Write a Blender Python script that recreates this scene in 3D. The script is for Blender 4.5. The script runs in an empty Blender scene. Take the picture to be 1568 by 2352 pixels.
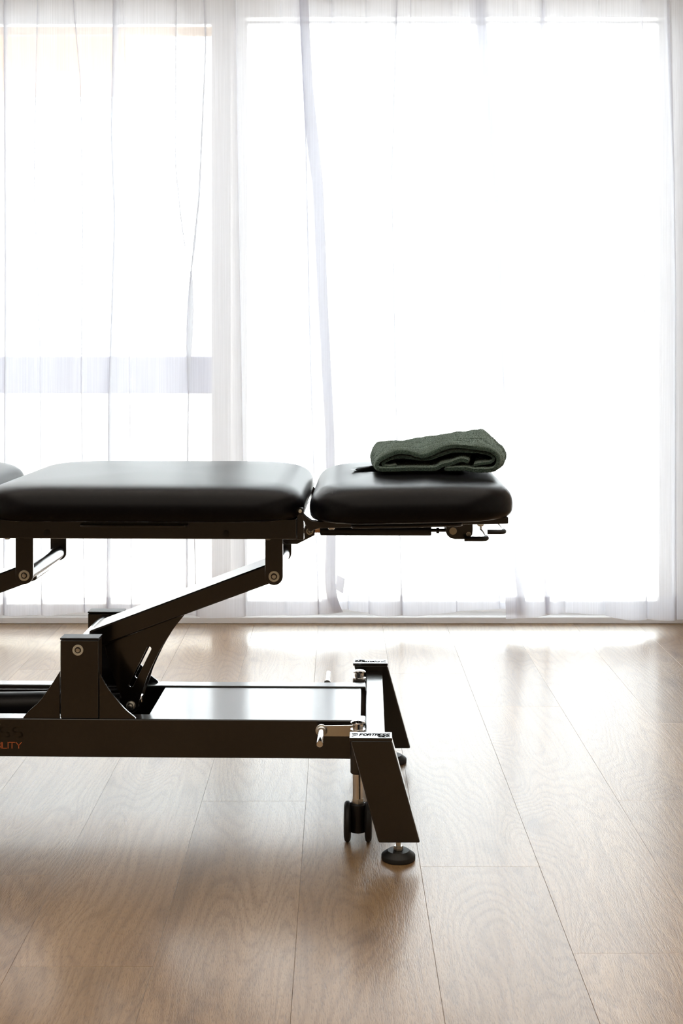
import bpy, bmesh, math, random
from mathutils import Vector, Matrix

random.seed(7)
scene = bpy.context.scene
COL = scene.collection
R = math.radians

# ------------------------------------------------------------------ camera
F, CX, CY = 3130.0, 776.0, 790.0            # focal length and vanishing point, in pixels of a 1568 x 2352 frame
cam_data = bpy.data.cameras.new('camera')
cam_data.sensor_fit = 'AUTO'
cam_data.sensor_width = 36.0
cam_data.lens = 36.0 * F / 2352.0
cam_data.shift_x = (784 - CX) / 2352.0
cam_data.shift_y = -(1176 - CY) / 2352.0
cam_data.clip_start = 0.05
cam = bpy.data.objects.new('camera', cam_data)
cam.location = (0, 0, 1.0)
cam.rotation_euler = (R(90), 0, 0)
COL.objects.link(cam)
scene.camera = cam

# ------------------------------------------------------------------ sky, sun, exposure
world = bpy.data.worlds.new('sky')
scene.world = world
world.use_nodes = True
bg = world.node_tree.nodes['Background']
bg.inputs['Color'].default_value = (0.93, 0.965, 1.0, 1)
bg.inputs['Strength'].default_value = 8.0

sun_data = bpy.data.lights.new('sun', 'SUN')
sun_data.energy = 18.0
sun_data.angle = R(4)
sun_data.color = (1.0, 0.93, 0.84)
sun = bpy.data.objects.new('sun', sun_data)
sun.rotation_euler = (R(-26), R(6), 0)      # high sun in front of the house, shining down onto the sill
COL.objects.link(sun)

fill_data = bpy.data.lights.new('ceiling_fill', 'AREA')       # warm fill added below the ceiling to brighten floor and window frame
fill_data.shape = 'RECTANGLE'
fill_data.size, fill_data.size_y = 3.6, 5.4
fill_data.energy = 64.0
fill_data.color = (1.0, 0.90, 0.78)
fill = bpy.data.objects.new('ceiling_fill', fill_data)
fill.location = (-0.2, 1.5, 2.58)
COL.objects.link(fill)

portal_data = bpy.data.lights.new('window_portal', 'AREA')
portal_data.shape = 'RECTANGLE'
portal_data.size, portal_data.size_y = 3.6, 2.2
portal_data.cycles.is_portal = True
portal = bpy.data.objects.new('window_portal', portal_data)
portal.location = (-0.5, 5.1, 1.1)
portal.rotation_euler = (R(-90), 0, 0)
COL.objects.link(portal)

scene.view_settings.view_transform = 'Standard'
scene.view_settings.look = 'None'
scene.view_settings.gamma = 1.0
scene.view_settings.use_curve_mapping = False
scene.view_settings.exposure = 0.15
scene.cycles.use_denoising = True
scene.cycles.max_bounces = 14
scene.cycles.transparent_max_bounces = 24
scene.cycles.diffuse_bounces = 6
scene.cycles.caustics_reflective = False
scene.cycles.caustics_refractive = False


# ------------------------------------------------------------------ materials
def new_mat(name):
    m = bpy.data.materials.new(name)
    m.use_nodes = True
    return m, m.node_tree.nodes, m.node_tree.links, m.node_tree.nodes['Principled BSDF']


def simple(name, col, rough=0.5, metal=0.0, coat=0.0, coat_rough=0.1, spec=0.5, sheen=0.0, bump=None):
    m, n, l, b = new_mat(name)
    b.inputs['Base Color'].default_value = (*col, 1)
    b.inputs['Roughness'].default_value = rough
    b.inputs['Metallic'].default_value = metal
    b.inputs['Coat Weight'].default_value = coat
    b.inputs['Coat Roughness'].default_value = coat_rough
    b.inputs['Specular IOR Level'].default_value = spec
    b.inputs['Sheen Weight'].default_value = sheen
    if coat >= 1.0:
        b.inputs['Coat IOR'].default_value = 1.6
    if bump:
        scale, strength, dist = bump
        tc = n.new('ShaderNodeTexCoord')
        nz = n.new('ShaderNodeTexNoise')
        nz.inputs['Scale'].default_value = scale
        nz.inputs['Detail'].default_value = 4
        bp = n.new('ShaderNodeBump')
        bp.inputs['Strength'].default_value = strength
        bp.inputs['Distance'].default_value = dist
        l.new(tc.outputs['Object'], nz.inputs['Vector'])
        l.new(nz.outputs['Fac'], bp.inputs['Height'])
        l.new(bp.outputs['Normal'], b.inputs['Normal'])
    return m


M = {}
M['metal'] = simple('black_powder_coat', (0.005, 0.0036, 0.0026), 0.30, coat=1.0, coat_rough=0.13, spec=0.3, bump=(900, 0.08, 0.0004))
M['plastic'] = simple('black_plastic', (0.008, 0.008, 0.009), 0.42)
M['rubber'] = simple('black_rubber', (0.006, 0.006, 0.006), 0.55)
M['vinyl'] = simple('black_vinyl', (0.003, 0.003, 0.0042), 0.33, coat=0.0, spec=0.15, bump=(420, 0.12, 0.0006))
M['chrome'] = simple('chrome', (0.86, 0.86, 0.86), 0.09, metal=1.0)
M['zinc'] = simple('zinc_plate', (0.72, 0.70, 0.64), 0.28, metal=1.0)
M['washer'] = simple('cream_washer', (0.66, 0.64, 0.52), 0.4)
M['brass'] = simple('copper_rod', (0.75, 0.42, 0.22), 0.3, metal=1.0)
M['orange'] = simple('orange_print', (0.62, 0.16, 0.05), 0.5)
M['gloss_print'] = simple('black_print', (0.0048, 0.0035, 0.0026), 0.30, coat=1.0, coat_rough=0.125, spec=0.3)
M['matt_print'] = simple('engraved_black', (0.004, 0.004, 0.006), 0.95, spec=0.05)
M['white_paint'] = simple('white_wall_paint', (0.80, 0.78, 0.74), 0.7, bump=(300, 0.05, 0.0005))
M['dark_paint'] = simple('dark_taupe_paint', (0.34, 0.28, 0.21), 0.8)
M['upvc'] = simple('white_window_frame', (0.82, 0.81, 0.80), 0.4)
M['patio'] = simple('pale_patio_stone', (0.72, 0.71, 0.70), 0.8, bump=(40, 0.2, 0.002))
M['garden_wall'] = simple('white_render', (0.85, 0.83, 0.80), 0.85)
M['coping'] = simple('grey_coping', (0.07, 0.07, 0.11), 0.8)
M['awning'] = simple('tan_awning', (0.26, 0.13, 0.06), 0.8)
M['terracotta'] = simple('terracotta', (0.62, 0.27, 0.12), 0.8)
M['leaf'] = simple('pale_leaf', (0.35, 0.36, 0.12), 0.7)


def towel_mat():
    m, n, l, b = new_mat('green_terry')
    tc = n.new('ShaderNodeTexCoord')
    nz = n.new('ShaderNodeTexNoise')
    nz.inputs['Scale'].default_value = 420
    nz.inputs['Detail'].default_value = 3
    rp = n.new('ShaderNodeValToRGB')
    rp.color_ramp.elements[0].position = 0.35
    rp.color_ramp.elements[0].color = (0.020, 0.040, 0.032, 1)
    rp.color_ramp.elements[1].position = 0.68
    rp.color_ramp.elements[1].color = (0.085, 0.125, 0.100, 1)
    bp = n.new('ShaderNodeBump')
    bp.inputs['Strength'].default_value = 0.9
    bp.inputs['Distance'].default_value = 0.003
    l.new(tc.outputs['Object'], nz.inputs['Vector'])
    l.new(nz.outputs['Fac'], rp.inputs['Fac'])
    l.new(nz.outputs['Fac'], bp.inputs['Height'])
    l.new(rp.outputs['Color'], b.inputs['Base Color'])
    l.new(bp.outputs['Normal'], b.inputs['Normal'])
    b.inputs['Roughness'].default_value = 0.9
    b.inputs['Specular IOR Level'].default_value = 0.1
    b.inputs['Sheen Weight'].default_value = 0.9
    b.inputs['Sheen Roughness'].default_value = 0.4
    b.inputs['Sheen Tint'].default_value = (0.75, 0.95, 0.87, 1)
    return m


M['towel'] = towel_mat()


def oak_mat():
    m, n, l, b = new_mat('light_oak_plank')
    geo = n.new('ShaderNodeNewGeometry')
    oi = n.new('ShaderNodeObjectInfo')
    mul = n.new('ShaderNodeMath'); mul.operation = 'MULTIPLY'; mul.inputs[1].default_value = 53.0
    l.new(oi.outputs['Random'], mul.inputs[0])
    comb = n.new('ShaderNodeCombineXYZ')
    l.new(mul.outputs[0], comb.inputs[0]); l.new(mul.outputs[0], comb.inputs[1]); l.new(mul.outputs[0], comb.inputs[2])
    add = n.new('ShaderNodeVectorMath'); add.operation = 'ADD'
    l.new(geo.outputs['Position'], add.inputs[0]); l.new(comb.outputs[0], add.inputs[1])

    def noise(sx, sy, detail, rough=0.5, distort=0.0):
        mp = n.new('ShaderNodeMapping')
        mp.inputs['Scale'].default_value = (sx, sy, 1)
        nz = n.new('ShaderNodeTexNoise')
        nz.inputs['Scale'].default_value = 1
        nz.inputs['Detail'].default_value = detail
        nz.inputs['Roughness'].default_value = rough
        nz.inputs['Distortion'].default_value = distort
        l.new(add.outputs[0], mp.inputs['Vector']); l.new(mp.outputs[0], nz.inputs['Vector'])
        return nz.outputs['Fac']

    def math_(op, a, c):
        k = n.new('ShaderNodeMath'); k.operation = op
        for i, v in enumerate((a, c)):
            if isinstance(v, (int, float)): k.inputs[i].default_value = v
            else: l.new(v, k.inputs[i])
        return k.outputs[0]

    def ramp(fac, stops):
        r = n.new('ShaderNodeValToRGB')
        e = r.color_ramp.elements
        e[0].position, e[0].color = stops[0][0], (*stops[0][1], 1)
        e[1].position, e[1].color = stops[-1][0], (*stops[-1][1], 1)
        for p, c in stops[1:-1]:
            k = e.new(p); k.color = (*c, 1)
        l.new(fac, r.inputs['Fac'])
        return r.outputs['Color']

    contour = noise(6.5, 0.85, 1.5, 0.4, 0.3)              # smooth field whose contour lines are the cathedral grain
    vmap = n.new('ShaderNodeMapping'); vmap.inputs['Scale'].default_value = (4.0, 1.5, 1)
    vor = n.new('ShaderNodeTexVoronoi'); vor.inputs['Scale'].default_value = 1.0
    l.new(add.outputs[0], vmap.inputs['Vector']); l.new(vmap.outputs[0], vor.inputs['Vector'])
    kd = vor.outputs['Distance']
    around = math_('POWER', 2.718, math_('MULTIPLY', math_('MULTIPLY', kd, kd), -14.0))     # the grain swirls round each knot
    contour = math_('ADD', contour, math_('MULTIPLY', around, 0.30))
    rings = math_('SINE', math_('MULTIPLY', contour, 170.0), 0)
    rings01 = math_('ADD', math_('MULTIPLY', rings, 0.5), 0.5)
    broad = noise(5.0, 0.7, 3, 0.5)
    pores = noise(560, 60, 3, 0.6)
    streak = noise(120, 2.0, 4, 0.65)
    knot = noise(9.0, 3.0, 2, 0.5, 0.4)

    base = ramp(broad, [(0.25, (0.270, 0.160, 0.070)), (0.5, (0.372, 0.239, 0.118)), (0.78, (0.462, 0.316, 0.175))])

    def mix(kind, fac, a, c):
        k = n.new('ShaderNodeMix'); k.data_type = 'RGBA'; k.blend_type = kind
        if isinstance(fac, (int, float)): k.inputs[0].default_value = fac
        else: l.new(fac, k.inputs[0])
        for idx, v in ((6, a), (7, c)):
            if isinstance(v, tuple): k.inputs[idx].default_value = (*v, 1)
            else: l.new(v, k.inputs[idx])
        return k.outputs[2]
    c1 = mix('MULTIPLY', 0.42, base, ramp(rings01, [(0.0, (0.62, 0.56, 0.50)), (0.45, (1, 1, 1)), (1.0, (1, 1, 1))]))
    c2 = mix('MULTIPLY', 0.45, c1, ramp(streak, [(0.3, (0.66, 0.60, 0.54)), (0.55, (1.0, 1.0, 1.0)), (0.68, (1.16, 1.15, 1.13))]))
    c3 = mix('MULTIPLY', 0.55, c2, ramp(pores, [(0.36, (0.42, 0.36, 0.30)), (0.48, (1, 1, 1)), (1.0, (1, 1, 1))]))
    c4 = mix('MULTIPLY', 0.75, c3, ramp(knot, [(0.66, (1, 1, 1)), (0.78, (0.55, 0.48, 0.42))]))
    c4 = mix('MULTIPLY', 0.8, c4, ramp(kd, [(0.0, (0.30, 0.24, 0.19)), (0.035, (0.55, 0.48, 0.42)), (0.13, (1, 1, 1))]))
    tint = ramp(oi.outputs['Random'], [(0.0, (0.90, 0.89, 0.88)), (1.0, (1.08, 1.06, 1.04))])
    c5 = mix('MULTIPLY', 1.0, c4, tint)
    l.new(c5, b.inputs['Base Color'])
    rough = math_('ADD', math_('MULTIPLY', pores, 0.16), 0.25)
    b.inputs['Specular IOR Level'].default_value = 0.75
    b.inputs['Coat Weight'].default_value = 0.5
    b.inputs['Coat Roughness'].default_value = 0.19
    l.new(rough, b.inputs['Roughness'])
    h = math_('ADD', math_('MULTIPLY', pores, 1.0), math_('MULTIPLY', rings01, 0.14))
    bp = n.new('ShaderNodeBump')
    bp.inputs['Strength'].default_value = 0.6
    bp.inputs['Distance'].default_value = 0.0014
    l.new(h, bp.inputs['Height'])
    l.new(bp.outputs['Normal'], b.inputs['Normal'])
    return m


M['oak'] = oak_mat()
M['joint'] = simple('dark_joint', (0.05, 0.035, 0.025), 0.9)


def sheer_mat(name='white_voile', t_open=0.38):
    m, n, l, b = new_mat(name)
    n.remove(b)
    out = n['Material Output']
    tc = n.new('ShaderNodeTexCoord')
    mp = n.new('ShaderNodeMapping'); mp.inputs['Scale'].default_value = (420, 420, 3.0)
    nz = n.new('ShaderNodeTexNoise'); nz.inputs['Scale'].default_value = 1; nz.inputs['Detail'].default_value = 3
    l.new(tc.outputs['Object'], mp.inputs['Vector']); l.new(mp.outputs[0], nz.inputs['Vector'])
    lw = n.new('ShaderNodeLayerWeight'); lw.inputs['Blend'].default_value = 0.35     # threads close up when seen obliquely
    a1 = n.new('ShaderNodeMath'); a1.operation = 'MULTIPLY_ADD'
    a1.inputs[1].default_value = 0.22; a1.inputs[2].default_value = 1 - t_open - 0.11
    l.new(nz.outputs['Fac'], a1.inputs[0])
    a2 = n.new('ShaderNodeMath'); a2.operation = 'MULTIPLY_ADD'; a2.inputs[1].default_value = 0.40
    l.new(lw.outputs['Facing'], a2.inputs[0]); l.new(a1.outputs[0], a2.inputs[2])
    a2.use_clamp = True
    tr = n.new('ShaderNodeBsdfTransparent')
    tl = n.new('ShaderNodeBsdfTranslucent'); tl.inputs['Color'].default_value = (0.80, 0.82, 0.88, 1)
    df = n.new('ShaderNodeBsdfDiffuse'); df.inputs['Color'].default_value = (0.84, 0.85, 0.90, 1)
    mx = n.new('ShaderNodeMixShader'); mx.inputs[0].default_value = 0.5
    l.new(tl.outputs[0], mx.inputs[1]); l.new(df.outputs[0], mx.inputs[2])
    m2 = n.new('ShaderNodeMixShader')
    l.new(a2.outputs[0], m2.inputs[0]); l.new(tr.outputs[0], m2.inputs[1]); l.new(mx.outputs[0], m2.inputs[2])
    l.new(m2.outputs[0], out.inputs['Surface'])
    return m


M['voile'] = sheer_mat()
M['label'] = sheer_mat('care_label_cloth', 0.2)


def glass_mat():
    m, n, l, b = new_mat('window_glass')
    n.remove(b)
    out = n['Material Output']
    tr = n.new('ShaderNodeBsdfTransparent'); tr.inputs['Color'].default_value = (0.95, 0.97, 0.96, 1)
    gl = n.new('ShaderNodeBsdfGlossy'); gl.inputs['Roughness'].default_value = 0.02
    fr = n.new('ShaderNodeFresnel'); fr.inputs['IOR'].default_value = 1.45
    mx = n.new('ShaderNodeMixShader')
    l.new(fr.outputs[0], mx.inputs[0]); l.new(tr.outputs[0], mx.inputs[1]); l.new(gl.outputs[0], mx.inputs[2])
    l.new(mx.outputs[0], out.inputs['Surface'])
    return m


M['glass'] = glass_mat()


# ------------------------------------------------------------------ mesh helpers
def link(name, bm, mat, parent=None, bevel=0.0, smooth=True, angle=35, seg=2, label=None):
    bmesh.ops.recalc_face_normals(bm, faces=bm.faces[:])
    me = bpy.data.meshes.new(name)
    bm.to_mesh(me)
    bm.free()
    me.materials.append(mat)
    if smooth:
        me.shade_smooth()
        me.set_sharp_from_angle(angle=R(angle))
    o = bpy.data.objects.new(name, me)
    COL.objects.link(o)
    if parent is not None:
        o.parent = parent
    if bevel > 0:
        md = o.modifiers.new('edge', 'BEVEL')
        md.width = bevel
        md.segments = seg
        md.limit_method = 'ANGLE'
        md.angle_limit = R(40)
        md.harden_normals = True
    if label:
        o['label'] = label
    return o


def add_box(bm, x0, x1, y0, y1, z0, z1):
    v = [bm.verts.new(p) for p in ((x0, y0, z0), (x1, y0, z0), (x1, y1, z0), (x0, y1, z0),
                                   (x0, y0, z1), (x1, y0, z1), (x1, y1, z1), (x0, y1, z1))]
    for q in ((0, 1, 2, 3), (4, 5, 6, 7), (0, 1, 5, 4), (1, 2, 6, 5), (2, 3, 7, 6), (3, 0, 4, 7)):
        bm.faces.new([v[i] for i in q])


def box_bm(*a):
    bm = bmesh.new()
    add_box(bm, *a)
    return bm


def add_prism(bm, pts, a0, a1, to3, holes=()):
    """outline (with holes) in a plane, extruded from a0 to a1; to3(p, a) gives the 3-D point"""
    loops = [pts] + list(holes)
    caps = []
    for a in (a0, a1):
        edges, rows = [], []
        for lp in loops:
            vs = [bm.verts.new(to3(p, a)) for p in lp]
            rows.append(vs)
            edges += [bm.edges.new((vs[i], vs[(i + 1) % len(vs)])) for i in range(len(vs))]
        if len(loops) == 1:
            bm.faces.new(rows[0])
        else:
            bmesh.ops.triangle_fill(bm, use_beauty=True, use_dissolve=False, edges=edges)
        caps.append(rows)
    for r0, r1 in zip(*caps):
        k = len(r0)
        for i in range(k):
            bm.faces.new((r0[i], r0[(i + 1) % k], r1[(i + 1) % k], r1[i]))


def uz(p, v):
    return (p[0], v, p[1])


def uv_(p, z):
    return (p[0], p[1], z)


def prism_bm(pts, a0, a1, to3=uz, holes=()):
    bm = bmesh.new()
    add_prism(bm, pts, a0, a1, to3, holes)
    return bm


def frame_of(d):
    d = d.normalized()
    up = Vector((0, 0, 1)) if abs(d.z) < 0.9 else Vector((1, 0, 0))
    a = d.cross(up).normalized()
    return a, a.cross(d).normalized(), d


def add_lathe(bm, origin, axis, profile, seg=28, phase=0.0):
    """profile: (distance along the axis, radius)"""
    a, b, d = frame_of(Vector(axis))
    o = Vector(origin)
    rings = []
    for t, r in profile:
        rings.append([bm.verts.new(o + d * t + (a * math.cos(2 * math.pi * i / seg + phase) + b * math.sin(2 * math.pi * i / seg + phase)) * r)
                      for i in range(seg)])
    for q0, q1 in zip(rings, rings[1:]):
        for i in range(seg):
            bm.faces.new((q0[i], q0[(i + 1) % seg], q1[(i + 1) % seg], q1[i]))
    bm.faces.new(rings[0])
    bm.faces.new(rings[-1])


def lathe_bm(origin, axis, profile, seg=28, phase=0.0):
    bm = bmesh.new()
    add_lathe(bm, origin, axis, profile, seg, phase)
    return bm


def ring_bm(origin, axis, profile, seg=36):
    """lathe whose profile closes on itself: a true ring"""
    bm = bmesh.new()
    a, b, d = frame_of(Vector(axis))
    o = Vector(origin)
    rings = [[bm.verts.new(o + d * t + (a * math.cos(2 * math.pi * i / seg) + b * math.sin(2 * math.pi * i / seg)) * r) for i in range(seg)] for t, r in profile]
    for k in range(len(rings)):
        q0, q1 = rings[k], rings[(k + 1) % len(rings)]
        for i in range(seg):
            bm.faces.new((q0[i], q0[(i + 1) % seg], q1[(i + 1) % seg], q1[i]))
    return bm


def cyl_bm(p0, p1, r, seg=24):
    d = Vector(p1) - Vector(p0)
    return lathe_bm(p0, d, [(0, r), (d.length, r)], seg)


def add_tube(bm, path, r, seg=12, flat=1.0):
    pts = [Vector(p) for p in path]
    rings = []
    for i, p in enumerate(pts):
        d = (pts[min(i + 1, len(pts) - 1)] - pts[max(i - 1, 0)])
        a, b, _ = frame_of(d)
        rings.append([bm.verts.new(p + a * (math.cos(2 * math.pi * k / seg) * r) + b * (math.sin(2 * math.pi * k / seg) * r * flat)) for k in range(seg)])
    for q0, q1 in zip(rings, rings[1:]):
        for k in range(seg):
            bm.faces.new((q0[k], q0[(k + 1) % seg], q1[(k + 1) % seg], q1[k]))
    bm.faces.new(rings[0])
    bm.faces.new(rings[-1])


def spline(pts, n):
    """Catmull-Rom through the points, n steps per span"""
    out = []
    P = [Vector(p) for p in pts]
    for i in range(len(P) - 1):
        p0, p1, p2, p3 = P[max(i - 1, 0)], P[i], P[i + 1], P[min(i + 2, len(P) - 1)]
        for k in range(n):
            t = k / n
            out.append(0.5 * ((2 * p1) + (p2 - p0) * t + (2 * p0 - 5 * p1 + 4 * p2 - p3) * t * t + (3 * p1 - p0 - 3 * p2 + p3) * t ** 3))
    out.append(P[-1])
    return out


def arc(c, r, a0, a1, n):
    return [(c[0] + r * math.cos(R(a0 + (a1 - a0) * i / n)), c[1] + r * math.sin(R(a0 + (a1 - a0) * i / n))) for i in range(n + 1)]


def lerp_table(tab, x):
    if x <= tab[0][0]: return tab[0][1]
    for (x0, y0), (x1, y1) in zip(tab, tab[1:]):
        if x <= x1:
            return y0 + (y1 - y0) * (x - x0) / (x1 - x0)
    return tab[-1][1]


def thing(name, label, cat, loc=(0, 0, 0), rz=0.0, group=None):
    o = bpy.data.objects.new(name, None)
    o.empty_display_size = 0.1
    o.location = loc
    o.rotation_euler = (0, 0, rz)
    COL.objects.link(o)
    return tag(o, label, cat, group)


def tag(o, label, cat, group=None):
    o['label'], o['category'] = label, cat
    if group:
        o['group'] = group
    return o


def struct(o):
    o['kind'] = 'structure'
    return o


# stroke lettering: polylines in a box one unit high
def ring_pts(cx, cy, rx, ry, a0, a1, n=10):
    return [(cx + rx * math.cos(R(a0 + (a1 - a0) * i / n)), cy + ry * math.sin(R(a0 + (a1 - a0) * i / n))) for i in range(n + 1)]


GLYPH = {
    'F': (0.85, [[(0, 0), (0, 1), (0.85, 1)], [(0, 0.5), (0.7, 0.5)]]),
    'O': (1.05, [ring_pts(0.525, 0.5, 0.525, 0.5, 0, 360, 24)]),
    'R': (0.9, [[(0, 0), (0, 1), (0.65, 1)] + ring_pts(0.65, 0.75, 0.25, 0.25, 90, -90) + [(0, 0.5)], [(0.5, 0.5), (0.9, 0)]]),
    'T': (0.9, [[(0, 1), (0.9, 1)], [(0.45, 1), (0.45, 0)]]),
    'E': (0.8, [[(0.8, 1), (0, 1), (0, 0), (0.8, 0)], [(0, 0.5), (0.7, 0.5)]]),
    'S': (0.9, [[(0.88, 1)] + ring_pts(0.26, 0.75, 0.26, 0.25, 90, 270) + ring_pts(0.62, 0.25, 0.26, 0.25, 90, -90) + [(0, 0)]]),
    'M': (1.05, [[(0, 0), (0, 1), (0.525, 0.35), (1.05, 1), (1.05, 0)]]),
    'B': (0.85, [[(0, 0), (0, 1), (0.6, 1)] + ring_pts(0.6, 0.75, 0.22, 0.25, 90, -90) + [(0, 0.5)], [(0.55, 0.5)] + ring_pts(0.6, 0.25, 0.25, 0.25, 90, -90) + [(0, 0)]]),
    'I': (0.0, [[(0, 0), (0, 1)]]),
    'L': (0.72, [[(0, 1), (0, 0), (0.72, 0)]]),
    'Y': (0.92, [[(0, 1), (0.46, 0.48), (0.92, 1)], [(0.46, 0.48), (0.46, 0)]]),
}


def text_strokes(word, gap=0.3):
    x, out = 0.0, []
    for ch in word:
        w, pl = GLYPH[ch]
        out += [[(px + x, py) for px, py in p] for p in pl]
        x += w + gap
    return out, x - gap


def add_strokes(bm, strokes, place, wid, t):
    """strokes in glyph units; place(x, y) -> 2-D plane point, wid in metres, t: function (2-D point, level 0/1) -> 3-D"""
    for pl in strokes:
        q = [Vector(place(*p)) for p in pl]
        for a, b in zip(q, q[1:]):
            d = (b - a)
            if d.length < 1e-7: continue
            d.normalize()
            nrm = Vector((-d.y, d.x)) * wid / 2
            e = d * wid * 0.35
            cs = [a - e + nrm, a - e - nrm, b + e - nrm, b + e + nrm]
            lo = [bm.verts.new(t(c, 0)) for c in cs]
            hi = [bm.verts.new(t(c, 1)) for c in cs]
            bm.faces.new(hi)
            for i in range(4):
                bm.faces.new((lo[i], lo[(i + 1) % 4], hi[(i + 1) % 4], hi[i]))


# ------------------------------------------------------------------ the room
WY = 4.868                                   # inner face of the window wall
floor = struct(link('floor', box_bm(-3.2, 2.6, -2.4, WY + 0.12, -0.05, -0.006), M['joint']))

PW, PL = 0.2277, 1.524                       # plank width and length
plank_bm = box_bm(0.00015, PW - 0.00015, 0.00015, PL - 0.00015, -0.006, 0.0)
bmesh.ops.bevel(plank_bm, geom=[e for e in plank_bm.edges if all(v.co.z > -0.001 for v in e.verts)], offset=0.0004, segments=1, affect='EDGES')
plank_me = bpy.data.meshes.new('plank')
bmesh.ops.recalc_face_normals(plank_bm, faces=plank_bm.faces[:])
plank_bm.to_mesh(plank_me)
plank_bm.free()
plank_me.materials.append(M['oak'])
joints = {-3: 2.563, -2: 2.189, -1: 2.981, 0: 3.35, 1: 2.608, 2: 2.237, 3: 2.984, 4: 3.59, 5: 2.75, 6: 2.3}
for k in range(-14, 11):
    x0 = 0.1575 + PW * (k - 1)
    if x0 < -3.2: continue
    j = joints.get(k, 2.0 + random.random() * PL)
    y = j - PL * 4
    while y < WY + 0.05:
        y0, y1 = max(y, -2.4), min(y + PL, WY + 0.06)
        if y1 - y0 > 0.02:
            o = bpy.data.objects.new('plank', plank_me)
            o.location = (x0, y0, 0)
            o.scale = (1, (y1 - y0) / PL, 1)
            o.parent = floor
            COL.objects.link(o)
        y += PL

WX0, WX1, WZ = -2.35, 1.262, 2.23              # the window opening
struct(link('ceiling', box_bm(-3.2, 2.6, -2.4, WY + 0.3, 2.62, 2.72), M['white_paint']))
struct(link('wall_left', box_bm(-3.3, -3.2, -2.4, WY + 0.3, -0.05, 2.72), M['white_paint']))
struct(link('wall_right', box_bm(2.6, 2.7, -2.4, WY + 0.3, -0.05, 2.72), M['white_paint']))
bm = bmesh.new()
add_box(bm, -3.2, WX0, WY, WY + 0.22, -0.05, 2.62)
add_box(bm, WX1, 2.6, WY, WY + 0.22, -0.05, 2.62)
add_box(bm, WX0, WX1, WY, WY + 0.22, WZ, 2.62)
struct(link('wall_front', bm, M['white_paint']))
struct(link('wall_back', box_bm(-3.2, 2.6, -2.5, -2.4, -0.05, 2.72), M['dark_paint']))

# sliding window: outer frame, two leaves with their panes
win = struct(link('window_1', box_bm(WX0, WX1, WY + 0.0, WY + 0.16, 0.0, 0.024), M['upvc'], bevel=0.003))
win['label'] = 'white sliding window behind the sheer curtains'
bm = bmesh.new()
add_box(bm, WX0, WX1, WY + 0.02, WY + 0.16, 2.172, WZ)
link('head_frame', bm, M['upvc'], win, bevel=0.003)
for a, b_ in ((WX0, WX0 + 0.05), (WX1 - 0.05, WX1)):
    link('jamb', box_bm(a, b_, WY + 0.02, WY + 0.16, 0.024, 2.172), M['upvc'], win, bevel=0.003)


def leaf(x0, x1, y0, y1, top, stile_l, stile_r, bot):
    bm = bmesh.new()
    add_box(bm, x0, x0 + stile_l, y0, y1, 0.024, 2.172)
    add_box(bm, x1 - stile_r, x1, y0, y1, 0.024, 2.172)
    add_box(bm, x0 + stile_l, x1 - stile_r, y0, y1, 0.024, bot)
    add_box(bm, x0 + stile_l, x1 - stile_r, y0, y1, top, 2.172)
    lf = link('sash', bm, M['upvc'], win, bevel=0.002)
    link('pane', box_bm(x0 + stile_l - 0.004, x1 - stile_r + 0.004, (y0 + y1) / 2 - 0.003, (y0 + y1) / 2 + 0.003, bot - 0.004, top + 0.004), M['glass'], lf, smooth=False)


leaf(WX0 + 0.05, -0.389, WY + 0.03, WY + 0.075, 2.150, 0.07, 0.065, 0.06)
leaf(-0.415, WX1 - 0.05, WY + 0.09, WY + 0.135, 2.166, 0.085, 0.045, 0.06)

# outside
patio = struct(link('patio', box_bm(-14, 14, WY + 0.23, 24, -0.12, -0.03), M['patio']))
yw = 7.0
wallx = (515 - CX) * yw / F
gw = thing('garden_wall', 'low white garden wall with grey coping behind the left curtain', 'wall', (-4.0, yw, -0.03))
link('wall_body', box_bm(-3.0, wallx + 4.0 - 0.02, 0.04, 0.24, 0.0, 0.775), M['garden_wall'], gw)
link('coping', box_bm(-3.0, wallx + 4.0, 0.0, 0.28, 0.775, 0.965), M['coping'], gw, bevel=0.008)
ya = 8.5
aw = thing('awning', 'tan overhanging awning outside, top left through the curtain', 'awning', (-3.0, ya, 2.45))
za0, za1 = 1 + (CY - 165) * ya / F - 2.45, 1 + (CY - 80) * ya / F - 2.45
link('valance', box_bm(-2.5, (290 - CX) * ya / F + 3.0, 0, 0.05, za0, za1), M['awning'], aw, bevel=0.004)
link('canopy', box_bm(-2.5, (290 - CX) * ya / F + 3.0, 0.05, 1.8, za1 - 0.06, za1), M['awning'], aw, bevel=0.004)
for x in (-2.3, (250 - CX) * ya / F + 3.0 - 1.1):
    link('post', box_bm(x, x + 0.07, 1.6, 1.67, -2.48, za1 - 0.06), M['garden_wall'], aw)


yp = 5.7
zp = 1 + (CY - 79) * yp / F
pg = thing('pergola_beam', 'pale wooden beam outside along the top of the left pane', 'beam', (-3.0, yp, zp))
xe = (552 - CX) * yp / F + 3.0
M['pine'] = simple('pale_timber', (0.20, 0.135, 0.085), 0.7)
link('board', box_bm(-1.5, xe, 0.0, 0.04, 0.0, 0.032), M['pine'], pg, bevel=0.002)
link('board', box_bm(-1.5, xe, 0.012, 0.05, 0.034, 0.062), M['pine'], pg, bevel=0.002)
link('board', box_bm(-1.5, xe, 0.0, 0.06, 0.064, 0.260), M['pine'], pg, bevel=0.002)
link('post', box_bm(xe - 0.085, xe - 0.005, 0.061, 0.14, -zp - 0.03, 0.26), M['pine'], pg, bevel=0.002)

# ------------------------------------------------------------------ the sheer curtains
CYD = 4.72


def px_curve(tab):
    """pixel (y, x) table -> function of height giving X on the curtain's plane"""
    return lambda z: (lerp_table(tab, CY + (1 - z) * F / CYD) - CX) * CYD / F


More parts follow.
